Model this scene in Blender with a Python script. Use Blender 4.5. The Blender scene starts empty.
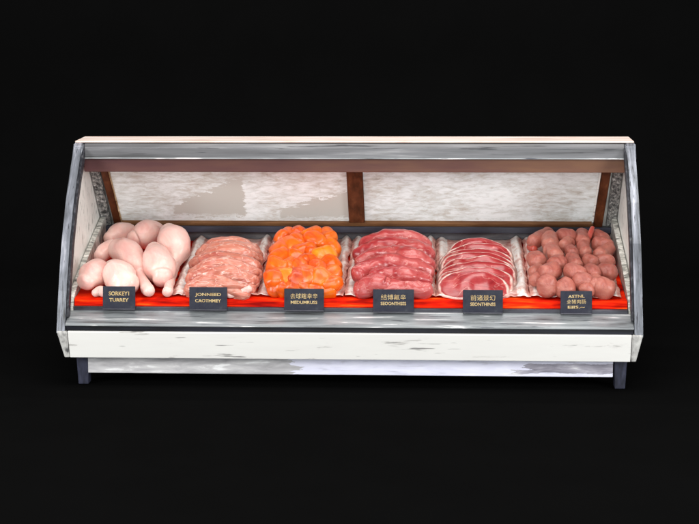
import bpy, bmesh, math, random
from mathutils import Vector, noise, Matrix
random.seed(7)
S = bpy.context.scene
C = S.collection

# ------------------------------------------------------------------ camera
CX, CD, CH, YAW, PIT, ROLL, F = 0.3618, 6.3194, 1.6941, -0.05527, 0.18056, -0.005067, 1588.5
cam_loc = Vector((CX, -CD, CH))
cy, sy, cp, sp = math.cos(YAW), math.sin(YAW), math.cos(PIT), math.sin(PIT)
FW = Vector((sy*cp, cy*cp, -sp)); RT = Vector((cy, -sy, 0)); UP = RT.cross(FW)
c_, s_ = math.cos(ROLL), math.sin(ROLL)
XA = RT*c_ + UP*s_
YA = -RT*s_ + UP*c_
cd = bpy.data.cameras.new('camera'); cam = bpy.data.objects.new('camera', cd); C.objects.link(cam)
cd.lens = 36*F/699; cd.sensor_width = 36; cd.clip_end = 500
M = Matrix((XA, YA, -FW)).transposed().to_4x4(); M.translation = cam_loc
cam.matrix_world = M
S.camera = cam
DECK_S = 0.1747
def zd(y): return 0.3653 + (y-0.14)*DECK_S
def on_deck(px, py, lift=0.0):
    """point at height lift above the sloping deck, measured off the photograph"""
    u, v = px-349.5, -(py-262)
    d = FW*F + XA*u + YA*v
    # z = .3653 + (y-.14)*s + lift
    t = (zd(cam_loc.y) + lift - cam_loc.z) / (d.z - DECK_S*d.y)
    return cam_loc + d*t
PX = 1/232.0      # metres per photograph pixel at the case

# ------------------------------------------------------------------ helpers
def link(name, me, parent=None):
    o = bpy.data.objects.new(name, me); C.objects.link(o)
    if parent: o.parent = parent
    return o
def finish(name, bm, m, parent=None, smooth=False, origin=None):
    bmesh.ops.recalc_face_normals(bm, faces=bm.faces)
    if smooth:
        for f in bm.faces: f.smooth = True
    org = Vector((0, 0, 0)) if origin is None else Vector(origin)
    if origin is not None:
        for v in bm.verts: v.co -= org
    me = bpy.data.meshes.new(name); bm.to_mesh(me); bm.free()
    for mm in (m if isinstance(m, (list, tuple)) else [m]): me.materials.append(mm)
    o = link(name, me, parent)
    if origin is not None: o.location = org - (parent.location if parent else Vector((0, 0, 0)))
    return o
def tag(o, label, cat, group=None):
    o['label'] = label; o['category'] = cat
    if group: o['group'] = group
    return o
def empty(name, loc):
    o = bpy.data.objects.new(name, None); C.objects.link(o); o.location = loc; o.empty_display_size = .05
    return o
def box(bm, x0, x1, y0, y1, z0, z1, bev=0.0, seg=2):
    vs = [bm.verts.new((x, y, z)) for x in (x0, x1) for y in (y0, y1) for z in (z0, z1)]
    q = [(0,1,3,2), (4,6,7,5), (0,4,5,1), (2,3,7,6), (0,2,6,4), (1,5,7,3)]
    fs = [bm.faces.new([vs[i] for i in f]) for f in q]
    if bev:
        es = list({e for f in fs for e in f.edges})
        bmesh.ops.bevel(bm, geom=es, offset=bev, segments=seg, affect='EDGES', profile=.5)
def prism(bm, prof, x0, x1, bev=0.0, seg=2):
    """extrude a (y,z) outline along x"""
    a = [bm.verts.new((x0, y, z)) for y, z in prof]; b = [bm.verts.new((x1, y, z)) for y, z in prof]
    fs = [bm.faces.new(a), bm.faces.new(b[::-1])]
    n = len(prof)
    for i in range(n): fs.append(bm.faces.new((a[i], b[i], b[(i+1) % n], a[(i+1) % n])))
    if bev:
        es = [e for f in fs[:2] for e in f.edges] if bev > 0 else []
        es = list({e for f in fs for e in f.edges}) if bev > 0 else es
        bmesh.ops.bevel(bm, geom=es, offset=bev, segments=seg, affect='EDGES', profile=.5)

# ------------------------------------------------------------------ materials
def lin(c):
    return tuple(((v/255)/12.92 if v/255 <= .04045 else (((v/255)+.055)/1.055)**2.4) for v in c)
def newmat(name):
    m = bpy.data.materials.new(name); m.use_nodes = True
    nt = m.node_tree; b = nt.nodes['Principled BSDF']
    return m, nt, b
def N(nt, t, **kw):
    n = nt.nodes.new(t)
    for k, v in kw.items(): setattr(n, k, v)
    return n
def coords(nt, scale, rot=(0, 0, 0), obj=True):
    tc = N(nt, 'ShaderNodeTexCoord'); mp = N(nt, 'ShaderNodeMapping')
    mp.inputs['Scale'].default_value = scale; mp.inputs['Rotation'].default_value = rot
    nt.links.new(tc.outputs['Object'], mp.inputs['Vector'])
    return mp.outputs['Vector']
def noisetex(nt, vec, scale, detail=4, rough=.55, dist=0):
    n = N(nt, 'ShaderNodeTexNoise'); n.inputs['Scale'].default_value = scale; n.inputs['Detail'].default_value = detail
    n.inputs['Roughness'].default_value = rough; n.inputs['Distortion'].default_value = dist
    nt.links.new(vec, n.inputs['Vector']); return n.outputs['Fac']
def ramp(nt, fac, stops):
    r = N(nt, 'ShaderNodeValToRGB'); e = r.color_ramp.elements
    while len(e) < len(stops): e.new(.5)
    for i, (p, c) in enumerate(stops): e[i].position = p; e[i].color = tuple(c)+(1,)
    nt.links.new(fac, r.inputs['Fac']); return r.outputs['Color']
def mixc(nt, fac, a, b):
    m = N(nt, 'ShaderNodeMix'); m.data_type = 'RGBA'
    if isinstance(fac, (int, float)): m.inputs[0].default_value = fac
    else: nt.links.new(fac, m.inputs[0])
    for s, v in ((6, a), (7, b)):
        if isinstance(v, tuple): m.inputs[s].default_value = v+(1,)
        else: nt.links.new(v, m.inputs[s])
    return m.outputs[2]
def math_(nt, op, a, b=None):
    m = N(nt, 'ShaderNodeMath', operation=op)
    for i, v in enumerate((a, b)):
        if v is None: continue
        if isinstance(v, (int, float)): m.inputs[i].default_value = v
        else: nt.links.new(v, m.inputs[i])
    return m.outputs[0]
def bump(nt, b, h, strength=.3, dist=.01):
    n = N(nt, 'ShaderNodeBump'); n.inputs['Strength'].default_value = strength; n.inputs['Distance'].default_value = dist
    nt.links.new(h, n.inputs['Height']); nt.links.new(n.outputs['Normal'], b.inputs['Normal'])

def streak_mat(name, stops, scale, nscale, rough=.45, metal=0.0, spec=.4, bstr=.15, detail=6, fine=None, dist=.3):
    """streaky rubbed surface: stretched noise through a colour ramp"""
    m, nt, b = newmat(name)
    v = coords(nt, scale); f = noisetex(nt, v, nscale, detail, .6, dist)
    col = ramp(nt, f, stops)
    if fine:
        v2 = coords(nt, fine[0]); f2 = noisetex(nt, v2, fine[1], 3, .6)
        mask = ramp(nt, f2, [(fine[2], (0, 0, 0)), (fine[2]+.06, (1, 1, 1))])
        col = mixc(nt, mask, col, fine[3])
    nt.links.new(col, b.inputs['Base Color'])
    b.inputs['Roughness'].default_value = rough; b.inputs['Metallic'].default_value = metal
    b.inputs['Specular IOR Level'].default_value = spec
    if bstr: bump(nt, b, f, bstr, .004)
    return m

g = lambda v: (v, v, v)
MAT = {}
MAT['white'] = streak_mat('worn_white_enamel', [(.28, g(.20)), (.345, (.60, .58, .55)), (.38, (.82, .805, .77)), (.7, (.85, .84, .80))], (1.2, 1, 9), 2.6, .4, 0, .4, .1, 8, fine=((1.1, 1, 16), 4.5, .64, (.30, .29, .28)))
MAT['cap'] = streak_mat('worn_grey_enamel', [(.34, g(.10)), (.48, (.45, .44, .42)), (.65, (.66, .65, .62))], (6, 6, 3), 6, .45, 0, .4, .2, 6)
MAT['kick'] = None
MAT['steel'] = streak_mat('brushed_steel', [(.30, g(.07)), (.40, (.21, .225, .235)), (.53, (.30, .32, .33)), (.60, (.36, .38, .39)), (.64, g(.75)), (.75, g(.85))], (1.0, 14, 14), 3.2, .38, .35, .5, .15, 7, fine=((1.6, 26, 26), 4, .63, (.07, .075, .09)))
MAT['canopy'] = streak_mat('canopy_grey_metal', [(.30, g(.05)), (.40, (.11, .11, .115)), (.56, (.155, .155, .163)), (.64, (.22, .22, .225)), (.72, (.44, .44, .45))], (.7, 6, 16), 2.4, .42, .3, .5, .12, 7, fine=((1.0, 8, 30), 4, .63, (.03, .03, .035)))
MAT['trim'] = streak_mat('trim_metal', [(.30, g(.05)), (.42, (.15, .16, .18)), (.56, (.28, .295, .34)), (.68, (.55, .55, .61))], (22, 2.2, 2.2), 2.2, .35, .45, .5, .15, 6, fine=((60, 5, 5), 3, .62, (.05, .05, .06)))
MAT['gasket'] = streak_mat('dark_gasket', [(.45, (.012, .013, .018)), (.6, (.045, .045, .055)), (.75, g(.15))], (8, 5, 5), 8, .5, 0, .3, .1)
MAT['post'] = streak_mat('mottled_zinc', [(.38, g(.03)), (.48, g(.15)), (.58, (.30, .30, .28)), (.68, g(.60))], (9, 9, 5), 9, .5, .2, .4, .3, 6)
MAT['peach'] = streak_mat('peach_top_lit', [(.32, (.70, .50, .42)), (.5, (.90, .72, .63)), (.70, (.94, .84, .78))], (1, 6, 6), 4, .5, 0, .3, .1)  # pale peach with the light from above put into its tone
MAT['black'] = streak_mat('gap_shade', [(.4, (.004, .004, .006)), (.62, (.012, .013, .022)), (.78, (.05, .055, .07))], (1, 10, 10), 4, .45, 0, .3, .1)  # near black, paints the shade inside the gap under the steel ledge
MAT['rail'] = streak_mat('slate_rail', [(.35, (.02, .02, .026)), (.6, (.055, .055, .07)), (.8, (.12, .12, .13))], (1.5, 8, 8), 4, .4, 0, .4, .1)
MAT['ledge'] = streak_mat('navy_ledge', [(.35, (.010, .010, .018)), (.65, (.03, .032, .055)), (.85, (.07, .07, .09))], (1.5, 8, 8), 3, .45, 0, .4, .1)
MAT['well'] = streak_mat('grey_well', [(.35, (.055, .055, .062)), (.55, (.10, .10, .11)), (.75, (.2, .2, .2))], (2, 8, 8), 4, .45, .2, .4, .2)
MAT['leg'] = streak_mat('navy_leg', [(.35, (.012, .013, .022)), (.6, (.030, .032, .055)), (.8, (.06, .06, .08))], (8, 8, 3), 6, .5, 0, .3, .1)
MAT['beam'] = None
MAT['wood'] = streak_mat('door_frame_brown', [(.35, (.055, .016, .006)), (.6, (.12, .036, .014)), (.75, (.20, .08, .03))], (6, 3, 3), 5, .45, 0, .2, .1)
MAT['brass_brown'] = streak_mat('rail_brown', [(.35, (.11, .045, .02)), (.6, (.20, .095, .04)), (.75, (.30, .16, .08))], (1.5, 8, 8), 3, .5, 0, .2, .1)
MAT['bead'] = streak_mat('brass_bead', [(.35, (.20, .10, .04)), (.6, (.55, .38, .22)), (.75, (.8, .7, .55))], (6, 3, 3), 9, .35, 0, .4, .1)
MAT['foil'] = streak_mat('side_glass_reflection', [(.31, g(.16)), (.37, (.50, .49, .45)), (.42, (.86, .87, .82)), (.62, (.90, .88, .83)), (.8, g(.95))], (3, 8, 2.2), 6.5, .28, 0, .5, .5, 9, dist=1.0)  # white streaks paint the reflection in the side glass
MAT['sidefoil'] = streak_mat('rubbed_well_side', [(.34, g(.07)), (.43, (.30, .30, .27)), (.52, (.55, .54, .49)), (.64, (.85, .83, .78))], (3, 7, 3), 8, .35, 0, .5, .35, 8, dist=.8)
# brown beam: redder at the left, lighter at the right
m, nt, b = newmat('brown_beam')
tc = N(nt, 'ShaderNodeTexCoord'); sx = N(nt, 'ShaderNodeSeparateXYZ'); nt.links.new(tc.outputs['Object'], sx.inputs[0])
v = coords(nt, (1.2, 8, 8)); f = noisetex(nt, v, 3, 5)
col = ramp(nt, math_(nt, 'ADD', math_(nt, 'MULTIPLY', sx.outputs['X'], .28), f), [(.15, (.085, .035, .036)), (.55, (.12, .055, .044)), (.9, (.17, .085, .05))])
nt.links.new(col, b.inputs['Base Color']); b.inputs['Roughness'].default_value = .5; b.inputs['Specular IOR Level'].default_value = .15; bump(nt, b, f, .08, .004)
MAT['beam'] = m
# kick board: grey rubbed left third and right patch, lavender white between
m, nt, b = newmat('kick_board_paint')
tc = N(nt, 'ShaderNodeTexCoord'); sx = N(nt, 'ShaderNodeSeparateXYZ'); nt.links.new(tc.outputs['Object'], sx.inputs[0])
v = coords(nt, (2, 1, 12)); f = noisetex(nt, v, 3.5, 8, .6, .4)
# grey where x < -0.25, again 0.72..1.08
gl = math_(nt, 'LESS_THAN', math_(nt, 'ADD', sx.outputs['X'], math_(nt, 'MULTIPLY', f, .5)), .02)
ga = math_(nt, 'MULTIPLY', math_(nt, 'GREATER_THAN', math_(nt, 'ADD', sx.outputs['X'], math_(nt, 'MULTIPLY', f, .35)), .90), math_(nt, 'LESS_THAN', math_(nt, 'ABSOLUTE', math_(nt, 'SUBTRACT', sx.outputs['Z'], .077)), math_(nt, 'MULTIPLY', f, .042)))
lav = ramp(nt, f, [(.3, (.45, .44, .50)), (.42, (.72, .72, .86)), (.62, (.80, .80, .92)), (.8, g(.9))])
gry = ramp(nt, f, [(.3, (.33, .32, .33)), (.5, (.50, .49, .50)), (.60, (.60, .59, .59)), (.68, g(.85))])
gr2 = ramp(nt, f, [(.4, (.20, .19, .23)), (.6, (.42, .40, .46)), (.72, g(.8))])
col = mixc(nt, ga, mixc(nt, gl, lav, gry), gr2)
nt.links.new(col, b.inputs['Base Color']); b.inputs['Roughness'].default_value = .4; bump(nt, b, f, .1, .004)
MAT['kick'] = m
# rear panes: reflected white painted as short horizontal strokes on warm grey, with smooth wiped patches
def pane_mat(name, wiped):
    m, nt, b = newmat(name)
    tc = N(nt, 'ShaderNodeTexCoord'); s3 = N(nt, 'ShaderNodeSeparateXYZ'); nt.links.new(tc.outputs['Object'], s3.inputs[0])
    v = coords(nt, (4.0, 1, 16), (0, math.radians(6), 0)); f = noisetex(nt, v, 4.2, 10, .72, .5)
    v2 = coords(nt, (1.5, 1, 3), (0, math.radians(18), 0)); f2 = noisetex(nt, v2, 2.4, 4, .5, .3)
    ff = math_(nt, 'ADD', math_(nt, 'MULTIPLY', f, .7), math_(nt, 'MULTIPLY', f2, .3))
    col = ramp(nt, ff, [(.34, (.42, .40, .36)), (.39, (.58, .56, .51)), (.45, (.68, .70, .67)), (.50, (.78, .82, .81)), (.56, (.90, .95, .95)), (.7, (.94, .97, .97))])
    if wiped:
        X, Z = s3.outputs['X'], s3.outputs['Z']
        jit = math_(nt, 'MULTIPLY', math_(nt, 'SUBTRACT', f, .5), .16)
        Zj = math_(nt, 'ADD', Z, jit)
        tot = None
        for (x0, x1, zb, za, slope) in wiped:  # region x0..x1, z> zb and z < za + slope*(x-x0)
            lim = math_(nt, 'ADD', math_(nt, 'MULTIPLY', math_(nt, 'SUBTRACT', X, x0), slope), za)
            r = math_(nt, 'MULTIPLY', math_(nt, 'LESS_THAN', Zj, lim), math_(nt, 'GREATER_THAN', Zj, zb))
            Xj = math_(nt, 'ADD', X, math_(nt, 'MULTIPLY', jit, .8))
            r = math_(nt, 'MULTIPLY', r, math_(nt, 'MULTIPLY', math_(nt, 'GREATER_THAN', Xj, x0), math_(nt, 'LESS_THAN', Xj, x1)))
            tot = r if tot is None else math_(nt, 'MAXIMUM', tot, r)
        col = mixc(nt, tot, col, (.58, .575, .53))
    nt.links.new(col, b.inputs['Base Color']); b.inputs['Roughness'].default_value = .32
    bump(nt, b, f, .12, .004)
    return m

# ------------------------------------------------------------------ meats
def meat_mat(name, stops, nscale=14, stretch=(1, 1, 1), rough=.32, sss=.25, rad=(.6, .2, .12), fine=(60, .15), fat=None, coat=.3, bumpd=.004, bstr=.35, tone=(.78, .60, .58), lines=None):
    m, nt, b = newmat(name)
    if tone: stops = [(p, (c[0]*tone[0], c[1]*tone[1], c[2]*tone[2])) for p, c in stops]
    v = coords(nt, stretch); f = noisetex(nt, v, nscale, 7, .62, .8)
    oi = N(nt, 'ShaderNodeObjectInfo')
    f1 = math_(nt, 'ADD', f, math_(nt, 'MULTIPLY', math_(nt, 'SUBTRACT', oi.outputs['Random'], .5), .16))
    col = ramp(nt, f1, stops)
    if fat:  # (stretch, scale, threshold, colour)
        v2 = coords(nt, fat[0]); f2 = noisetex(nt, v2, fat[1], 4, .6, 1.2)
        mk = ramp(nt, f2, [(fat[2], (0, 0, 0)), (fat[2]+.08, (1, 1, 1))])
        col = mixc(nt, mk, col, fat[3])
    if lines:  # (stretch, scale, half width, colour) thin pale connective lines
        v4 = coords(nt, lines[0]); f4 = noisetex(nt, v4, lines[1], 3, .5, .6)
        dd = math_(nt, 'ABSOLUTE', math_(nt, 'SUBTRACT', f4, .5))
        mk = ramp(nt, dd, [(0, (1, 1, 1)), (lines[2], (0, 0, 0))])
        col = mixc(nt, mk, col, lines[3])
    v3 = coords(nt, (1, 1, 1)); f3 = noisetex(nt, v3, fine[0], 4, .6)
    nt.links.new(col, b.inputs['Base Color'])
    b.inputs['Subsurface Weight'].default_value = sss; b.inputs['Subsurface Radius'].default_value = rad; b.inputs['Subsurface Scale'].default_value = .03
    b.inputs['Roughness'].default_value = rough
    b.inputs['Coat Weight'].default_value = coat; b.inputs['Coat Roughness'].default_value = .2
    h = math_(nt, 'ADD', math_(nt, 'MULTIPLY', f3, fine[1]*2), f)
    bump(nt, b, h, bstr, bumpd)
    return m
MAT['chicken'] = meat_mat('chicken_skin', [(.28, (.80, .42, .38)), (.42, (.87, .55, .49)), (.56, (.91, .64, .57)), (.72, (.93, .74, .62))], 8, fine=(150, .4), bstr=.4, coat=.3, rough=.38, tone=(.90, .84, .83))
MAT['bone'] = meat_mat('chicken_joint', [(.3, (.80, .50, .44)), (.7, (.90, .74, .66))], 20, tone=(.95, .85, .85))
MAT['fillet'] = meat_mat('pale_fillet', [(.28, (.50, .15, .12)), (.42, (.66, .27, .19)), (.58, (.74, .36, .26)), (.75, (.82, .52, .42))], 11, (1, 2.2, 2.2), fat=((1.2, 4, 5), 12, .60, (.78, .46, .38)), coat=.2, lines=((1, 3.5, 3.5), 9, .015, (.80, .50, .42)))
MAT['orange'] = meat_mat('orange_marinade', tone=(.90, .80, .25), sss=.10, stops=[(.28, (.66, .06, .008)), (.42, (.84, .125, .010)), (.58, (.90, .18, .014)), (.78, (.92, .30, .03))], nscale=16, rough=.34, coat=.18, fine=(50, .2), bstr=.3)
MAT['redor'] = meat_mat('red_marinade', tone=(.90, .80, .25), sss=.10, stops=[(.3, (.50, .04, .015)), (.55, (.78, .13, .04)), (.78, (.88, .26, .10))], nscale=16, rough=.34, coat=.18)
MAT['pork'] = meat_mat('pork_strip', [(.26, (.38, .035, .045)), (.40, (.54, .085, .085)), (.55, (.66, .18, .16)), (.68, (.74, .30, .27)), (.8, (.78, .44, .42))], 10, (.8, 2, 2), rough=.33, coat=.22, tone=(.70, .44, .46), lines=((1, 3, 3), 8, .008, (.60, .26, .23)), fat=((1.2, 3, 3), 10, .64, (.66, .32, .28)))
MAT['sausage'] = meat_mat('sausage_casing', [(.3, (.40, .10, .08)), (.45, (.54, .175, .14)), (.6, (.62, .24, .19)), (.8, (.72, .36, .29))], 16, fine=(120, .5), rough=.45, coat=.12, bstr=.55, tone=(.72, .62, .56))
MAT['sausage_red'] = meat_mat('sausage_red', [(.3, (.55, .07, .05)), (.7, (.72, .18, .13))], 16)
# slice: red centre, pale fat rim from a radial attribute
m, nt, b = newmat('beef_slice')
at = N(nt, 'ShaderNodeAttribute'); at.attribute_name = 'rim'
v = coords(nt, (1, 2.5, 2.5)); f = noisetex(nt, v, 9, 6, .6, .8)
v2 = coords(nt, (1, 1, 1)); f2 = noisetex(nt, v2, 26, 4, .6, .5)
col = ramp(nt, f, [(.28, (.18, .007, .012)), (.42, (.29, .018, .022)), (.56, (.38, .036, .038)), (.68, (.46, .085, .08)), (.80, (.62, .25, .22))])
rm = math_(nt, 'ADD', at.outputs['Fac'], math_(nt, 'MULTIPLY', math_(nt, 'SUBTRACT', f2, .5), .16))
mk = ramp(nt, rm, [(.895, (0, 0, 0)), (.945, (1, 1, 1))])
v4 = coords(nt, (1, 5, 1.5)); f4 = noisetex(nt, v4, 5, 3, .5, .3)
ml = ramp(nt, math_(nt, 'ABSOLUTE', math_(nt, 'SUBTRACT', f4, .5)), [(0, (.6, .6, .6)), (.012, (0, 0, 0))])
col = mixc(nt, ml, col, (.62, .26, .22))
col = mixc(nt, mk, col, ramp(nt, f2, [(.35, (.80, .42, .36)), (.6, (.90, .68, .60))]))
nt.links.new(col, b.inputs['Base Color']); b.inputs['Roughness'].default_value = .28
b.inputs['Subsurface Weight'].default_value = .2; b.inputs['Subsurface Radius'].default_value = (.6, .15, .1); b.inputs['Subsurface Scale'].default_value = .02
b.inputs['Coat Weight'].default_value = .35; b.inputs['Coat Roughness'].default_value = .2; bump(nt, b, f, .3, .005)
MAT['slice'] = m
# wet paper liner
m, nt, b = newmat('wet_paper')
v = coords(nt, (1, 1, 1)); f = noisetex(nt, v, 28, 6, .7, .4); f2 = noisetex(nt, v, 7, 4, .55, .8)
base = ramp(nt, f, [(.36, (.66, .42, .37)), (.45, (.84, .70, .64)), (.54, (.90, .84, .80)), (.7, g(.93))])
at = N(nt, 'ShaderNodeAttribute'); at.attribute_name = 'wet'
wet = math_(nt, 'ADD', at.outputs['Fac'], math_(nt, 'SUBTRACT', f2, .55))
mk = ramp(nt, wet, [(.30, (0, 0, 0)), (.75, (1, 1, 1))])
col = mixc(nt, mk, base, ramp(nt, f, [(.35, (.34, .08, .07)), (.55, (.66, .33, .27)), (.7, (.80, .58, .50))]))
nt.links.new(col, b.inputs['Base Color']); b.inputs['Roughness'].default_value = .5; bump(nt, b, f, .6, .006)
MAT['paper'] = m
# red tray
m, nt, b = newmat('red_tray_plastic')
v = coords(nt, (1.2, 4, 14)); f = noisetex(nt, v, 4, 5, .55, .4)
col = ramp(nt, f, [(.34, (.22, .003, .002)), (.48, (.60, .010, .002)), (.60, (.86, .030, .003)), (.74, (.92, .13, .012))])
nt.links.new(col, b.inputs['Base Color']); b.inputs['Roughness'].default_value = .6; b.inputs['Specular IOR Level'].default_value = .03
bump(nt, b, f, .1, .004)
MAT['red'] = m
m, nt, b = newmat('tag_slate')
v = coords(nt, (1, 1, 1)); f = noisetex(nt, v, 30, 4)
nt.links.new(ramp(nt, f, [(.35, (.022, .023, .036)), (.65, (.034, .037, .050)), (.8, (.05, .055, .065))]), b.inputs['Base Color']); b.inputs['Roughness'].default_value = .6; b.inputs['Specular IOR Level'].default_value = .12
MAT['tag'] = m
m, nt, b = newmat('gold_lettering')
v = coords(nt, (1, 1, 1)); f = noisetex(nt, v, 60, 3)
nt.links.new(ramp(nt, f, [(.35, (.34, .21, .07)), (.6, (.54, .40, .18)), (.8, (.68, .58, .34))]), b.inputs['Base Color']); b.inputs['Roughness'].default_value = .45
MAT['gold'] = m
m, nt, b = newmat('black_studio_floor')
v = coords(nt, (1, 1, 1)); f = noisetex(nt, v, 3, 2)
nt.links.new(ramp(nt, f, [(.4, g(.0034)), (.6, g(.0036))]), b.inputs['Base Color']); b.inputs['Roughness'].default_value = 1; b.inputs['Specular IOR Level'].default_value = 0
MAT['floor'] = m

def catmull(P, t):
    n = len(P)-1; i = min(int(t*n), n-1); u = t*n-i
    p0 = P[max(i-1, 0)]; p1 = P[i]; p2 = P[i+1]; p3 = P[min(i+2, n)]
    return .5*((2*p1)+(p2-p0)*u+(2*p0-5*p1+4*p2-p3)*u*u+(3*p1-p0-3*p2+p3)*u**3)
def blob_bm(pts, rad, amp=.1, freq=14, seed=0, flat=1.0, segs=26, body=16, cap=7, upv=Vector((0, -.17, .98)), grain=0.0, facets=0):
    """one closed organic solid along a spine with changing radius"""
    bm = bmesh.new()
    P = [Vector(p) for p in pts]
    if len(P) == 1: P = [P[0]-Vector((.004, 0, 0)), P[0]+Vector((.004, 0, 0))]; rad = [rad[0]]*2
    R = [Vector((r, 0, 0)) for r in rad]
    rows = []
    t0 = (P[1]-P[0]).normalized(); t1 = (P[-1]-P[-2]).normalized()
    for i in range(1, cap+1):
        a = math.pi/2*i/cap
        rows.append((P[0]-t0*rad[0]*math.cos(a)*.9, rad[0]*math.sin(a), t0))
    for i in range(1, body):
        t = i/body
        p = catmull(P, t); q = (catmull(P, min(t+.03, 1))-catmull(P, max(t-.03, 0))).normalized()
        rows.append((p, catmull(R, t).x, q))
    for i in range(0, cap):
        a = math.pi/2*i/cap
        rows.append((P[-1]+t1*rad[-1]*math.sin(a)*.9, rad[-1]*math.cos(a), t1))
    off = Vector((seed*3.17 % 50, seed*1.73 % 50, seed*.91 % 50))
    rmean = sum(rad)/len(rad)
    def disp(p, n):
        k = noise.noise((p+off)*freq)+.45*noise.noise((p+off)*freq*2.3)
        if grain:
            q = p+off; gg = abs(noise.noise(Vector((q.x*5, q.y*34, q.z*34))))+.5*abs(noise.noise(Vector((q.x*9, q.y*70, q.z*70))))
            k -= (.45-gg)*grain/amp
        return p + n*k*amp*rmean*1.6
    rs = random.Random(seed*7+1); planes = []
    cen = sum(P, Vector())/len(P); ext = max((q-cen).length for q in P)+rmean
    for _ in range(facets):
        d_ = Vector((rs.uniform(-1, 1), rs.uniform(-1, .6), rs.uniform(-.4, 1))).normalized()
        sup_ = max(d_.dot(q-cen) for q in P)+rmean
        planes.append((d_, sup_*rs.uniform(.72, .92)))
    loops = []
    for p, r, t in rows:
        s = t.cross(upv).normalized(); u = s.cross(t).normalized(); L = []
        for j in range(segs):
            a = 2*math.pi*j/segs; n = s*math.cos(a)+u*math.sin(a)*flat
            L.append(bm.verts.new(disp(p+n*r, n)))
        loops.append(L)
    A = bm.verts.new(disp(P[0]-t0*rad[0]*.92, -t0)); B = bm.verts.new(disp(P[-1]+t1*rad[-1]*.92, t1))
    if planes:
        for v in bm.verts:
            for d_, lim in planes:
                e_ = d_.dot(v.co-cen)-lim
                if e_ > 0: v.co -= d_*e_*.72
    for L0, L1 in zip(loops, loops[1:]):
        for j in range(segs): bm.faces.new((L0[j], L0[(j+1) % segs], L1[(j+1) % segs], L1[j]))
    for j in range(segs):
        bm.faces.new((A, loops[0][(j+1) % segs], loops[0][j])); bm.faces.new((B, loops[-1][j], loops[-1][(j+1) % segs]))
    return bm
def blob(name, spec, m, parent=None, origin=True, **kw):
    """spec: list of (px, py, lift, r_px)"""
    pts = []; rad = [r*PX for a, b_, l, r in spec]
    for a, b_, l, r in spec:
        p = on_deck(a, b_, l)
        while p.y - r*PX < .112 and l > r*PX*.45:
            l -= .002; p = on_deck(a, b_, l)
        pts.append(p)
    o_ = sum(pts, Vector())/len(pts)
    return finish(name, blob_bm(pts, rad, **kw), m, parent, True, o_)

# ------------------------------------------------------------------ the floor
bm = bmesh.new()          # black paper sweep: floor curving up into a wall behind the case
prof = [(-6.0, -.008), (2.6, -.008)] + [(2.6+1.2*math.sin(a), 1.192-1.2*math.cos(a)) for a in [math.pi/2*i/16 for i in range(1, 17)]] + [(3.8, 5)]
L0 = [bm.verts.new((-6, y, z)) for y, z in prof]; L1 = [bm.verts.new((6, y, z)) for y, z in prof]
for i in range(len(prof)-1): bm.faces.new((L0[i], L1[i], L1[i+1], L0[i+1]))
fl = finish('backdrop', bm, MAT['floor'], None, True); fl['kind'] = 'structure'

# ------------------------------------------------------------------ the case
case = empty('display_case', (0, 0, 0))
tag(case, 'long white and steel butcher display case with brown rear door frames on dark legs', 'display case')
PR = [(.033, .125), (0, .235), (.022, .30), (.060, .40), (.105, .50), (.150, .594), (.25, .75), (.325, .84), (.385, .905), (.43, .95), (.465, .975)]
def curve_at(i0, off):
    """front curve moved inward by off"""
    out = []
    for i in range(i0, len(PR)):
        a = Vector(PR[max(i-1, i0)]); b2 = Vector(PR[min(i+1, len(PR)-1)]); t = (b2-a).normalized()
        n = Vector((t.y, -t.x)); p = Vector(PR[i])+n*off
        out.append((p.x, p.y))
    return out
back_prof = [(.645, .972), (.93, .93), (.95, .20), (.90, .125)]
for s in (-1, 1):
    # end panel with its glass, trim, gasket and caps
    inner = curve_at(1, .03)
    bm = bmesh.new(); prism(bm, inner + back_prof, s*1.176, s*1.192)
    pn = finish('end_panel', bm, MAT['foil'], case)
    bm = bmesh.new()
    o1 = curve_at(1, 0); o2 = curve_at(1, .034)
    def ribbon(bm, o1, o2, x0, x1):
        a = [[bm.verts.new((x, y, z)) for y, z in o] for o in (o1, o2) for x in (x0, x1)]
        n = len(o1)
        for i in range(n-1):
            for (p, q) in ((0, 1), (1, 3), (3, 2), (2, 0)):
                bm.faces.new((a[p][i], a[q][i], a[q][i+1], a[p][i+1]))
        for k in (0, n-1): bm.faces.new((a[0][k], a[1][k], a[3][k], a[2][k]))
    ribbon(bm, o1, o2, s*1.166, s*1.2)
    bmesh.ops.bevel(bm, geom=[e for e in bm.edges if e.is_manifold and e.calc_face_angle(0) > 1.2], offset=.005, segments=3, affect='EDGES')
    finish('edge_trim', bm, MAT['trim'], pn, False)
    bm = bmesh.new(); ribbon(bm, curve_at(2, .006), curve_at(2, .042), s*1.155, s*1.1645)
    finish('gasket', bm, MAT['gasket'], pn)
    # lower corner block beside the front panel
    bm = bmesh.new()
    prism(bm, [(.031, .124), (-.002, .232), (-.002, .243), (.06, .243), (.06, .124)], s*1.157, s*1.2, .004)
    for v_ in bm.verts:
        if abs(v_.co.x) > 1.18: v_.co.x -= s*.022*(1-(v_.co.z-.124)/.12)
    finish('corner_block', bm, MAT['cap'], case)
    # upper corner of the canopy
    bm = bmesh.new(); prism(bm, [(.405, .905), (.435, .955), (.458, .968), (.47, .9735), (.65, .9735), (.65, .905)], s*1.16, s*1.205, .008, 3)
    finish('canopy_corner', bm, MAT['trim'], case)
# steel side walls of the well
for s in (-1, 1):
    bm = bmesh.new()
    prism(bm, [(.10, .33), (.14, .375), (.40, .475), (.80, .60), (.86, .60), (.86, .36), (.10, .30)], s*1.150, s*1.172)
    finish('well_side', bm, MAT['sidefoil'], case)

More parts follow.
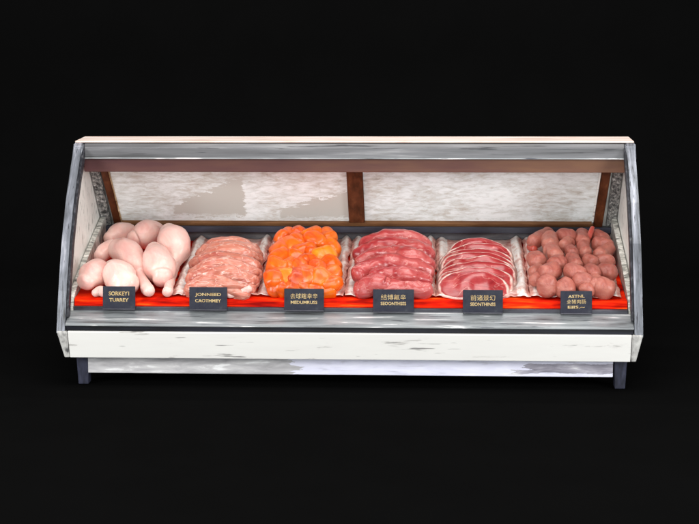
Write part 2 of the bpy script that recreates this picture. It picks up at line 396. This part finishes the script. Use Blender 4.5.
# canopy
bm = bmesh.new(); prism(bm, [(.448, .9085), (.446, .955), (.458, .971), (.635, .971), (.635, .9085)], -1.158, 1.158, .003)
cn = finish('canopy', bm, MAT['canopy'], case)
bm = bmesh.new(); box(bm, -1.199, 1.199, .456, .652, .9745, .9825, .0035)
finish('top_sheet', bm, MAT['peach'], cn)
bm = bmesh.new(); box(bm, -1.157, 1.157, .440, .447, .9055, .912, .002)
finish('drip_edge', bm, MAT['steel'], cn)
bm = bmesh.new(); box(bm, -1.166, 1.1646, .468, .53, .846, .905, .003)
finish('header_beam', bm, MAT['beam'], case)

# rear door assembly leaning towards the shopper
B0 = Vector((0, .822, .575)); E_ = Vector((0, -.20, .255)).normalized(); NN = Vector((0, E_.z, -E_.y))  # NN points backwards
def slanted(bm, x0, x1, s0, s1, d0, d1, bev=0, taper=0):
    vs = []
    for x in (x0, x1):
        for s_0 in (s0, s1):
            for d in (d0, d1):
                vs.append(bm.verts.new(B0+E_*s_0+NN*d+Vector((x, 0, 0))))
    q = [(0,1,3,2), (4,6,7,5), (0,4,5,1), (2,3,7,6), (0,2,6,4), (1,5,7,3)]
    fs = [bm.faces.new([vs[i] for i in f]) for f in q]
    if bev: bmesh.ops.bevel(bm, geom=list({e for f in fs for e in f.edges}), offset=bev, segments=2, affect='EDGES')
    return vs
def shear(o_bm):
    pass
frame = empty('door_frame', (0, 0, 0)); frame.parent = case
def lean(bm, k):      # side posts run slightly inwards towards the bottom
    for v_ in bm.verts: v_.co.x += k*(v_.co.z-.575)/.30
bm = bmesh.new(); slanted(bm, -1.115, -1.083, -.03, .44, -.012, .02, .003); lean(bm, -.012); finish('side_post', bm, MAT['wood'], frame)
bm = bmesh.new(); slanted(bm, 1.072, 1.112, -.03, .44, -.012, .02, .003); lean(bm, .012); finish('side_post', bm, MAT['wood'], frame)
bm = bmesh.new(); slanted(bm, -.034, .038, 0.002, .44, -.010, .02, .003); finish('centre_post', bm, MAT['wood'], frame)
bm = bmesh.new(); slanted(bm, -1.082, 1.071, -.026, .0, -.014, .02, .003); finish('bottom_rail', bm, MAT['brass_brown'], frame)
Xc = lambda px: (px-353)/ (1588.5/7.12)
p1 = pane_mat('left_pane_reflection', [(-.83, -.56, .607, .655, .48), (-.56, -.50, .607, .79, .0), (-.34, -.0, .60, .64, .30)])
p2 = pane_mat('right_pane_reflection', None)
bm = bmesh.new(); slanted(bm, -1.086, -.032, .0005, .44, .004, .012); lean(bm, 0); pl = finish('sliding_door', bm, p1, case)
bm = bmesh.new(); slanted(bm, .036, 1.078, .0005, .44, .007, .015); pr = finish('sliding_door', bm, p2, case)
bm = bmesh.new(); slanted(bm, -1.082, -1.077, .002, .44, -.008, .003, .001); lean(bm, -.012); finish('edge_bead', bm, MAT['bead'], pl)
bm = bmesh.new(); slanted(bm, 1.063, 1.070, .002, .44, -.008, .003, .001); lean(bm, .012); finish('edge_bead', bm, MAT['white'], pr)
# zinc corner posts beside the doors
for s in (-1, 1):
    bm = bmesh.new(); slanted(bm, min(s*1.130, s*1.174), max(s*1.130, s*1.174), -.03, .44, -.01, .03, .004)
    for v_ in bm.verts: v_.co.x += s*.0*(v_.co.z-.575)
    finish('corner_post', bm, MAT['post'], case)
# ledge and rear wall of the well
bm = bmesh.new(); box(bm, -1.17, 1.17, .800, .86, .527, .5555, .003); finish('rear_ledge', bm, MAT['ledge'], case)
bm = bmesh.new(); box(bm, -1.149, 1.149, .85, .87, .38, .526); finish('rear_wall', bm, MAT['well'], case)
bm = bmesh.new(); box(bm, -1.174, 1.174, .90, .93, .13, .92, .004); finish('back_panel', bm, MAT['cap'], case)
# body: deck, rail, steel ledge, gap, front panel, underside, kick board
bm = bmesh.new(); prism(bm, [(.125, .315), (.125, .342), (.87, .472), (.87, .20), (.12, .20)], -1.149, 1.149); finish('deck_base', bm, MAT['well'], case)
bm = bmesh.new(); box(bm, -1.149, 1.149, .098, .122, .300, .3265, .002); finish('price_rail', bm, MAT['rail'], case)
bm = bmesh.new(); prism(bm, [(.0975, .3105), (.030, .2835), (.008, .2755), (-.003, .2685), (.0, .2645), (.02, .2645), (.0975, .295)], -1.163, 1.163, .0015); finish('steel_ledge', bm, MAT['steel'], case)
bm = bmesh.new(); box(bm, -1.163, 1.163, .012, .09, .240, .2635, .002); finish('gap_shade_strip', bm, MAT['black'], case)  # stands in for the shaded gap between ledge and front panel
bm = bmesh.new(); prism(bm, [(.0, .2405), (.006, .2425), (.05, .2425), (.05, .1233), (.033, .1233)], -1.155, 1.155, .0025); finish('front_panel', bm, MAT['white'], case)
bm = bmesh.new(); box(bm, -1.17, 1.17, .052, .898, .125, .198, .003); finish('underbody', bm, MAT['cap'], case)
bm = bmesh.new(); box(bm, -1.0965, 1.0935, .098, .116, .0415, .1235, .003); finish('kick_board', bm, MAT['kick'], case)
for x, y in ((-1.118, .125), (1.124, .125), (-1.118, .80), (1.124, .80)):
    bm = bmesh.new(); box(bm, -.027, .027, -.027, .027, -.008, .1245, .004)
    for v_ in bm.verts: v_.co.x = v_.co.x*(.80+.2*(v_.co.z/.12)) + x; v_.co.y += y
    finish('leg', bm, MAT['leg'], case)

# ------------------------------------------------------------------ the red tray
bm = bmesh.new()
prof = [(.1245, .326), (.112, .327), (.1165, .352), (.128, .357), (.16, .3555)] + [(.16+i*.085, zd(.16+i*.085)-.009) for i in range(1, 9)] + [(.845, .49), (.848, .45), (.13, .345)]
prof = [(.112, .3275), (.1165, .350), (.123, .3585), (.134, .3605), (.17, .3615), (.84, .4785), (.849, .480), (.849, .476), (.845, .4700), (.14, .3465), (.124, .3275)]
prism(bm, prof, -1.147, 1.147)
tr = finish('meat_tray', bm, MAT['red']); tag(tr, 'long glossy red tray lining the whole sloping bed of the display case', 'tray')

# ------------------------------------------------------------------ paper liners
EDG = [-.745, -.388, -.020, .362, .751, 1.125]
who = ['pale layered fillets', 'orange marinated chunks', 'thick red pork strips', 'sliced red meat', 'pinkish brown sausages']
for k in range(5):
    xa, xb = EDG[k]+.0005, EDG[k+1]-.0005
    bm = bmesh.new(); nx, ny = 74, 96
    wet = bm.verts.layers.float.new('wet')
    G = []
    for i in range(nx+1):
        col_ = []
        for j in range(ny+1):
            u = i/nx; v_ = j/ny
            x = xa+(xb-xa)*u
            fe = .150 + .022*noise.noise(Vector((x*14, k*5, 0))) + .010*noise.noise(Vector((x*50, 3, 0)))
            y = fe + (.845-fe)*v_
            dl = (x-xa); dr = (xb-x); d = min(dl, dr)
            amp = (.017 if d == dl else .020)*(1+.4*noise.noise(Vector((y*9, k*7+(dl < dr), 1))))
            ridge = math.exp(-((d-.024)/.017)**2)
            z = zd(y) + .002 + amp*ridge*(.35+.65*min(1, v_*4))
            x += .012*noise.noise(Vector((y*11, k*3+(dl < dr)*9, 4)))*max(0, 1-d/.05)
            cr = noise.noise(Vector((x*22, y*22, k)))*.0045 + noise.noise(Vector((x*60, y*60, k)))*.0022
            z += cr + (.006*max(0, noise.noise(Vector((x*30, k, 2)))) if v_ < .03 else 0)
            z = max(z, zd(y)-.004)
            vt = bm.verts.new((x, y, z)); vt[wet] = max(0, 1-d/.022)*.95 + (.70 if d > .048 else .26)
            col_.append(vt)
        G.append(col_)
    for i in range(nx):
        for j in range(ny): bm.faces.new((G[i][j], G[i+1][j], G[i+1][j+1], G[i][j+1]))
    o = finish('paper_liner', bm, MAT['paper'], None, True, ((xa+xb)/2, .49, zd(.49)))
    sm = o.modifiers.new('thickness', 'SOLIDIFY'); sm.thickness = .0012; sm.offset = -1
    tag(o, 'crumpled white paper liner stained pink under the pile of %s' % who[k], 'paper liner', 'paper liners under the meat piles')

# ------------------------------------------------------------------ chicken
CK = [
 ('chicken_drumstick', 'tallest plump chicken drumstick at the right end of the chicken pile', [(169, 234, .10, 10), (173, 241, .095, 15.5), (176, 250, .075, 14), (175.5, 259, .05, 8.5), (172.5, 266, .035, 5.2)], [(175.5, 266, .035, 4.6), (171.5, 278, .028, 4.2), (168.5, 288, .024, 4.8), (167.5, 291.5, .022, 5.2)]),
 ('chicken_thigh', 'smooth pale chicken thigh at the back of the pile, second from the right', [(136, 239, .075, 9), (143, 236, .082, 13), (152, 232, .08, 11.5), (158, 229.5, .07, 6)], None),
 ('chicken_thigh', 'pink chicken thigh at the back left of the pile, beside the zinc corner post', [(111, 238, .06, 7.5), (119, 234, .07, 10.5), (128, 232.5, .068, 9.5)], None),
 ('chicken_thigh', 'small half hidden chicken piece at the left of the pile, between back and front rows', [(101, 256, .05, 7), (106, 251, .06, 8.5), (112, 248, .055, 8)], None),
 ('chicken_drumstick', 'chicken drumstick across the middle of the pile, shank pointing to the front right', [(119, 250, .085, 10.5), (127, 253, .09, 13.5), (135, 262, .078, 9.5), (139.5, 272, .055, 5.8)], [(138.5, 270, .058, 5.8), (142.5, 280, .038, 5.2), (147, 288, .03, 6.0), (149, 291, .028, 5.6)]),
 ('chicken_thigh', 'egg shaped chicken thigh standing in front of the tall drumstick at the right', [(155, 252, .085, 9), (157, 260, .085, 14), (161, 271, .065, 14.5), (162, 277, .05, 10)], None),
 ('chicken_thigh', 'rounded chicken thigh at the front left corner of the pile, nearest the side glass', [(86, 281, .05, 8), (92, 275, .062, 12), (99, 270, .065, 11)], None),
 ('chicken_thigh', 'plump chicken thigh at the front of the pile behind the first price tag', [(114, 269, .062, 9.5), (119, 275, .065, 14), (125, 284, .045, 13)], None),
 ('chicken_scrap', 'small pale chicken scrap peeping out left of the first price tag', [(95, 293, .016, 3.5), (101, 291, .02, 5), (107, 294, .018, 4)], None),
]
for n_, (nm, lab, sp_, shank) in enumerate(CK):
    sp_ = [(a, b_, l, r*(1.10 if 'scrap' not in nm else 1)) for a, b_, l, r in sp_]
    pts = [on_deck(a, b_, l) for a, b_, l, r in sp_]
    base = sum(pts, Vector())/len(pts)
    if shank:
        root = empty(nm, base)
        a_ = finish('thigh', blob_bm(pts, [r*PX for *_, r in sp_], amp=.10, freq=12, seed=n_), MAT['chicken'], root, True, base)
        q = [on_deck(a, b_, l) for a, b_, l, r in shank]
        finish('shank', blob_bm(q, [r*PX for *_, r in shank], amp=.09, freq=20, seed=n_+40), MAT['chicken'], root, True, base)
        tag(root, lab, 'chicken drumstick', 'chicken pieces in the left pile')
    else:
        o = finish(nm, blob_bm(pts, [r*PX for *_, r in sp_], amp=.11, freq=12, seed=n_), MAT['chicken'], None, True, base)
        tag(o, lab, 'chicken thigh' if 'thigh' in nm else 'chicken scrap', 'chicken pieces in the left pile')

# ------------------------------------------------------------------ pale fillets
FIL = [  # (left px,py) (mid px,py) (right px,py) r, lifts
 (207, 246, 229, 243, 253, 246, 7.0, .085), (202, 251, 228, 249, 256, 251, 7.5, .09), (199, 257, 227, 254, 257, 257, 8, .092),
 (196, 263, 226, 260, 257, 264, 8, .09), (194, 270, 224, 267, 255, 271, 8.5, .085), (192, 277, 222, 274, 252, 278, 8.5, .075),
 (191, 284, 220, 281, 249, 286, 8.5, .06), (192, 290, 219, 288, 244, 291, 7.5, .045)]
ORD = ['first', 'second', 'third', 'fourth', 'fifth', 'sixth', 'seventh', 'eighth', 'ninth', 'tenth']
for i, (a, b1, c1, d1, e1, f1, r, L) in enumerate(FIL):
    random.seed(40+i); r *= 1.22; tl = random.uniform(-2.5, 2.5); b1 += tl; f1 -= tl
    sp_ = [(a, b1+3, L-.035, r*.8), ((a+c1)/2, (b1+d1)/2, L-.004, r), (c1, d1, L+.004, r*1.05), ((e1+c1)/2, (f1+d1)/2, L, r), (e1, f1+3, L-.035, r*.8)]
    o = blob('meat_fillet', sp_, MAT['fillet'], amp=.15, freq=13, seed=60+i, body=60, segs=44, grain=.16, flat=.9)
    tag(o, 'pale pink layered meat fillet, %s from the back of its pile of eight' % ORD[i] if i < 7 else 'pale pink meat fillet at the very front of its pile, against the second price tag', 'meat fillet', 'pale fillets in the second pile')
# a folded pale edge hanging to the front right
o = blob('meat_fillet', [(229, 295, .02, 3.2), (240, 293, .028, 4.2), (249, 289, .035, 3.6)], MAT['bone'], amp=.15, freq=30, seed=77)
tag(o, 'thin whitish fillet edge folded over at the front right of the pale pile', 'meat fillet', 'pale fillets in the second pile')

# ------------------------------------------------------------------ rows helper for labels
def row_labels(items, ny, text, rows):
    """items: list of (x,y); returns a phrase by row and place in the row"""
    order = sorted(range(len(items)), key=lambda i: items[i][1]); out = [None]*len(items)
    per = math.ceil(len(items)/rows)
    RN = {0: 'back row'}
    names = ['back', 'second', 'third', 'fourth', 'fifth', 'front'] if rows == 6 else ['back', 'second', 'third', 'fourth', 'front']
    for r in range(rows):
        grp = sorted(order[r*per:(r+1)*per], key=lambda i: items[i][0])
        for k, i in enumerate(grp):
            if k == 0: w = 'leftmost'
            elif k == len(grp)-1: w = 'rightmost'
            else: w = ORD[k]+' from the left'
            out[i] = '%s, %s in the %s row of its pile' % (text, w, names[r])
    return out

# ------------------------------------------------------------------ orange chunks
OR = [(285.5,238.7,9,0),(298,236,9,0),(311.5,236,9,0),(326.8,238,9,0),(290,248,9,0),(297.7,243,8,0),(315.3,243,9,0),(304.6,251.7,9,0),(282,250,9.5,0),
 (325,257,10,2),(333,249,8,0),(296,258.5,9,0),(314,256,8,0),(280,259.4,10,0),(308.4,263.5,9,0),(332,265,9.5,0),(277,269,10,0),(289,267.5,9,0),
 (300,268.5,8.5,0),(318.5,271,9,0),(334.4,274,8,0),(275.4,279,9.5,0),(285.5,279,8.5,2),(297,278,9,1),(308.8,276.5,9,1),(322,279.5,10,0),(333.5,283,8,0),
 (273.5,288,6.5,1),(281,288,8,0),(293.5,287,8,1),(305.4,287,8,1),(317.6,288,8.5,0),(329.5,290,8,0)]
labs = row_labels([(a, b_) for a, b_, *_ in OR], 5, 'orange marinated meat chunk', 5)
MAT['amber'] = meat_mat('amber_marinade', tone=(.90, .80, .25), sss=.10, stops=[(.28, (.86, .18, .015)), (.5, (.92, .27, .03)), (.78, (.94, .42, .07))], nscale=16, rough=.34, coat=.18)
for i, (a, b_, r, k) in enumerate(OR):
    a = 303.5+(a-303.5)*.93; dx = (a-304)/33
    q_ = (b_-236)/56; L = r*PX*.85 + .055*math.sqrt(max(0, 1-q_*q_))*max(0, 1-.45*dx*dx)
    r *= 1.34
    random.seed(100+i); an = random.uniform(-.9, .9); ln = r*random.uniform(.15, .45)
    sp_ = [(a-ln*math.cos(an), b_-ln*math.sin(an)*.6, L, r*.92), (a+ln*math.cos(an), b_+ln*math.sin(an)*.6, L, r*.86)]
    o = blob('marinated_chunk', sp_, [MAT['orange'], MAT['redor'], MAT['amber']][k], amp=.14, freq=16, seed=200+i, body=8, segs=32, cap=9, facets=6)
    lb = labs[i]
    if k == 1: lb = lb.replace('orange marinated', 'reddish marinated')
    if k == 2: lb = lb.replace('orange marinated', 'amber marinated')
    tag(o, lb, 'meat chunk', 'orange marinated chunks in the third pile')

# ------------------------------------------------------------------ pork strips
PK = [
 ([(366,246,.07,8),(380,240,.10,8),(396,237,.108,8.5),(412,239,.10,8),(424,245,.07,8)], 'thick red pork strip arching along the very back of its pile'),
 ([(360,256,.06,7.5),(374,248,.095,8.5),(392,246,.105,8),(412,248,.10,8.5),(428,256,.06,8)], 'red pork strip with pale edges, second from the back of its pile'),
 ([(361,263,.06,7),(374,256,.085,7.5),(386,254,.10,7.5),(398,256,.10,7.5)], 'short pork strip with a curled left end, in the middle left of its pile'),
 ([(394,254,.10,8),(408,257,.105,9.5),(420,261,.09,8.5),(429,266,.06,7)], 'glossy purplish pork strip bulging in the middle right of its pile'),
 ([(361,275,.06,9.5),(372,268,.08,9.5),(388,264,.085,8.5),(408,266,.085,8.5),(427,272,.055,8)], 'long pork strip with a fat rounded left end across the pile'),
 ([(376,276,.07,7.5),(392,275,.08,8),(408,276,.08,9),(424,281,.05,8.5)], 'pork strip with a pale folded edge just behind the front strips'),
 ([(362,289,.04,9),(374,284,.06,10),(384,286,.055,9)], 'stubby rounded pork strip at the front left of its pile'),
 ([(386,289,.05,8.5),(402,287,.055,9),(416,289,.05,9),(425,291,.035,8)], 'pork strip along the front of its pile behind the fourth price tag'),
]
for i, (sp_, lb) in enumerate(PK):
    sp_ = [(a, b_, l, r*1.08) for a, b_, l, r in sp_]
    o = blob('pork_strip', sp_, MAT['pork'], amp=.15, freq=15, seed=300+i, body=60, segs=44, grain=.045)
    tag(o, lb, 'pork strip', 'thick pork strips in the fourth pile')

# ------------------------------------------------------------------ sliced meat
def slice_obj(px, py, lift, hw, hh, lean_deg, label, seed, th=.016):
    cpt = on_deck(px, py, lift); bm = bmesh.new(); ly = bm.verts.layers.float.new('rim')
    th_ = math.radians(lean_deg); ax = Vector((1, 0, 0)); bx = Vector((0, math.cos(th_), math.sin(th_))); nn = Vector((0, -math.sin(th_), math.cos(th_)))
    RN_, SG = 14, 60; sides = []
    for side in (1, -1):
        c0 = bm.verts.new((0, 0, 0)); ringv = [[c0]]
        for r in range(1, RN_+1):
            q = r/RN_; L = []
            for j in range(SG):
                a = 2*math.pi*j/SG
                sup = 1/((abs(math.cos(a))**2.9+abs(math.sin(a))**2.9)**(1/2.9))
                rr = q*sup*(1+.05*noise.noise(Vector((math.cos(a)*1.5, math.sin(a)*1.5, seed))))
                x, y = hw*rr*math.cos(a), hh*rr*math.sin(a)
                w = noise.noise(Vector((x*13, y*13, seed*2)))*.016 - (x/hw)**2*.030 + .012*(y/hh)
                t = th*.5*side*math.sqrt(max(0, 1-q**6))
                L.append((ax*x + bx*y + nn*(w+t), q))
            ringv.append(L)
        sides.append(ringv)
    allv = []
    for si, ringv in enumerate(sides):
        rows = [[ringv[0][0]]]; ringv[0][0].co = nn*th*.5*(1, -1)[si]; ringv[0][0][ly] = 0
        for L in ringv[1:]:
            vv = []
            for p, q in L:
                v1 = bm.verts.new(p); v1[ly] = q; vv.append(v1)
            rows.append(vv)
        for j in range(SG): bm.faces.new((rows[0][0], rows[1][j], rows[1][(j+1) % SG]))
        for r in range(1, RN_):
            for j in range(SG): bm.faces.new((rows[r][j], rows[r+1][j], rows[r+1][(j+1) % SG], rows[r][(j+1) % SG]))
        allv.append(rows)
    bmesh.ops.remove_doubles(bm, verts=[v for rows in allv for v in rows[-1]], dist=1e-5)
    o = finish('meat_slice', bm, MAT['slice'], None, True); o.location = cpt; o.rotation_euler = (0, math.radians(random.uniform(-4, 4)), math.radians(random.uniform(-6, 6)))
    tag(o, label, 'meat slice', 'shingled red slices in the fifth pile')
nS = 8
for i in range(nS):      # i=0 is the front slice
    w = [.154, .164, .168, .169, .167, .162, .152, .134][i]
    lb = ['large front slice of red meat with a pale fat rim, facing the shopper', 'red meat slice directly behind the large front slice', None, None, None, None, None, 'rearmost and narrowest red meat slice of the shingled pile'][i] or \
         'red meat slice with a wavy fat edge, %s from the front of the pile' % ORD[i]
    random.seed(500+i)
    slice_obj(474.5+[-1, 1, 3, 2, 4, 3, 4, 4, 4][i]+random.uniform(-1, 1), 285.5-i*4.9+(random.uniform(-1.2, 1.2) if 0 < i < 7 else 0), .040+.022*math.sin(min(1, i/5)*math.pi/2), w, .068-.0006*i, 38, lb, 10+i*3)

# ------------------------------------------------------------------ sausages
SG_ = [(541,238,9,0,7),(550,242,10,0,3),(566.5,237,10,0,3),(566,244.5,8.5,0,2),(582.7,239,9,0,3),(599,238,9.5,0,4),(602.5,245,9.5,0,4),(604,252.5,9,0,4),
 (532,248,4.5,1,2),(571.6,252.6,8,0,2),(553.6,253.4,10,0,3),(584,250,8,0,3),(536.4,261,10.5,0,2),(574,262,8.5,0,3),(590.5,262,8.5,0,2),(605,262,9,0,3),
 (557,264,10.5,0,2),(550,272,10.5,0,3),(537,271.5,8.5,0,2),(537,279,7.5,0,2),(574.5,272.3,10.5,0,3),(592,272.5,9.5,0,2),(606.8,272.3,10,0,3),
 (582.7,281,9.5,0,3),(547,286,11,0,3),(565,288.5,11.5,0,2),(587,289,8,0,2),(603.3,288,11.5,0,3),(594.5,282.6,8,0,2)]
labs = row_labels([(a, b_) for a, b_, *_ in SG_], 5, 'stubby pinkish brown sausage', 5)
for i, (a, b_, r, k, ln) in enumerate(SG_):
    dx = (a-571)/38; dy = (b_-263)/28
    q_ = (b_-236)/56; L = r*PX*.85 + .05*math.sqrt(max(0, 1-q_*q_))*max(0, 1-.45*dx*dx)
    r *= 1.1
    random.seed(700+i); an = random.uniform(-.7, .7) + (0 if ln > 3 else random.choice((0, 1.1)))
    ln *= 2.2; r *= .87
    sp_ = [(a-ln*.5*math.cos(an), b_-ln*.5*math.sin(an), L, r*.9), (a+ln*.5*math.cos(an), b_+ln*.5*math.sin(an), L, r*.9)]
    o = blob('sausage', sp_, MAT['sausage_red'] if k else MAT['sausage'], amp=.11, freq=20, seed=800+i, body=10, segs=36, cap=10)
    lb = labs[i]
    if k: lb = 'tiny bright red sausage end sticking out at the upper left of the sausage pile'
    tag(o, lb, 'sausage', 'stubby sausages in the right pile')
o = blob('sausage', [(588, 238, .09, 3.4), (590.5, 233, .105, 2.8), (592.5, 228, .12, 2.2)], MAT['sausage_red'], amp=.1, freq=30, seed=901)
tag(o, 'thin twisted red sausage tail pointing up at the back of the sausage pile', 'sausage', 'stubby sausages in the right pile')

# ------------------------------------------------------------------ price tags
def price_tag(x0, x1, z0, z1, yaw, lines, label, tilt=8):
    xc = (x0+x1)/2; w = (x1-x0); h = z1-z0
    root = empty('price_tag', (xc, .083, z0)); root.rotation_euler = (math.radians(-tilt), 0, math.radians(yaw))
    bm = bmesh.new(); box(bm, -w/2, w/2, -.003, .003, 0, h, .0022, 2); finish('tag_plate', bm, MAT['tag'], root)
    bm = bmesh.new(); box(bm, -w/2, w/2, -.010, .012, -.001, .0035, .001, 1); finish('tag_foot', bm, MAT['rail'], root)
    for (txt, zc, th, tw, sk) in lines:
        th *= .9; tw *= .9
        cu = bpy.data.curves.new('lettering', 'FONT'); cu.body = txt; cu.extrude = .0; cu.align_x = 'CENTER'; cu.offset = .022 if txt.isascii() else 0; cu.resolution_u = 3
        to = bpy.data.objects.new('lettering_source', cu); C.objects.link(to); bpy.context.view_layer.update()
        me = bpy.data.meshes.new_from_object(to); bpy.data.objects.remove(to)
        xs = [v.co.x for v in me.vertices]; ys = [v.co.y for v in me.vertices]
        sx_ = tw*w/(max(xs)-min(xs)); sy_ = th*h/(max(ys)-min(ys)); mx = (max(xs)+min(xs))/2; my = (max(ys)+min(ys))/2
        for v in me.vertices:
            X_, Z_ = (v.co.x-mx)*sx_, (v.co.y-my)*sy_
            v.co = (X_, -.0042, zc*h+Z_+sk*X_)
        me.materials.clear(); me.materials.append(MAT['gold'])
        me.name = 'lettering'; link('lettering', me, root)
    tag(root, label, 'price tag', 'price tags along the front rail')
price_tag(-1.021, -.885, .319, .4145, 0, [('SORKEY1', .69, .20, .70, 0), ('TURREY', .41, .17, .66, 0)], 'dark price tag with gold lettering in front of the chicken pile')
price_tag(-.659, -.501, .318, .413, 0, [('JONNEED', .665, .19, .76, 0), ('CAOTHMEY', .41, .16, .76, 0)], 'dark price tag with gold lettering in front of the pale fillets')
price_tag(-.264, -.099, .317, .409, 0, [('去球瞎幸辛', .67, .27, .76, 0), ('MEDUMRUSS', .39, .16, .74, 0)], 'dark price tag with gold lettering in front of the orange chunks')
price_tag(.1035, .272, .313, .408, 0, [('结博氟辛', .665, .27, .68, 0), ('SEOONTHSSS', .39, .16, .69, 0)], 'dark price tag with gold lettering in front of the thick pork strips')
price_tag(.473, .637, .312, .408, 0, [('前诸景幻', .665, .27, .68, 0), ('SEONTHINSS', .39, .16, .70, 0)], 'dark price tag with gold lettering in front of the sliced red meat')
price_tag(.872, 1.000, .312, .406, 0, [('ASTNL', .77, .15, .58, .04), ('全猪肉肠', .54, .21, .68, .02), ('EIIS.~', .30, .14, .60, .02)], 'dark price tag with three gold lines in front of the sausages')

# ------------------------------------------------------------------ light
w = bpy.data.worlds.new('World'); S.world = w; w.use_nodes = True
bg = w.node_tree.nodes['Background']; bg.inputs[0].default_value = (.0044, .0044, .0044, 1); bg.inputs[1].default_value = 1
def area(name, loc, tgt, sx_, sy2, pw, col=(1, 1, 1)):
    l = bpy.data.lights.new(name, 'AREA'); l.shape = 'RECTANGLE'; l.size = sx_; l.size_y = sy2; l.energy = pw; l.color = col
    o = bpy.data.objects.new(name, l); C.objects.link(o); o.location = loc
    o.rotation_euler = (Vector(tgt)-Vector(loc)).to_track_quat('-Z', 'Y').to_euler()
    return o
area('front_softbox', (-.6, -4.6, 2.5), (0, .3, .45), 3.2, 1.6, 118, (1, .985, .96))
area('top_softbox', (.3, -.9, 3.3), (0, .35, .5), 3.2, 1.4, 84, (1, .97, .94))
area('low_fill', (.5, -3.6, .35), (0, .5, .55), 3.2, .9, 62, (.95, .985, 1))
area('left_softbox', (-3.4, -1.9, 1.3), (.6, .4, .6), 1.2, 1.4, 88, (.98, .99, 1))
area('right_softbox', (3.4, -1.9, 1.3), (-.6, .4, .6), 1.2, 1.4, 95, (.98, .99, 1))
area('backdrop_light', (0, 1.9, 4.2), (0, 3.6, 1.6), 9, .6, 175)
S.view_settings.view_transform = 'Standard'; S.view_settings.look = 'None'; S.view_settings.exposure = 0; S.view_settings.gamma = 1
S.render.engine = 'CYCLES'
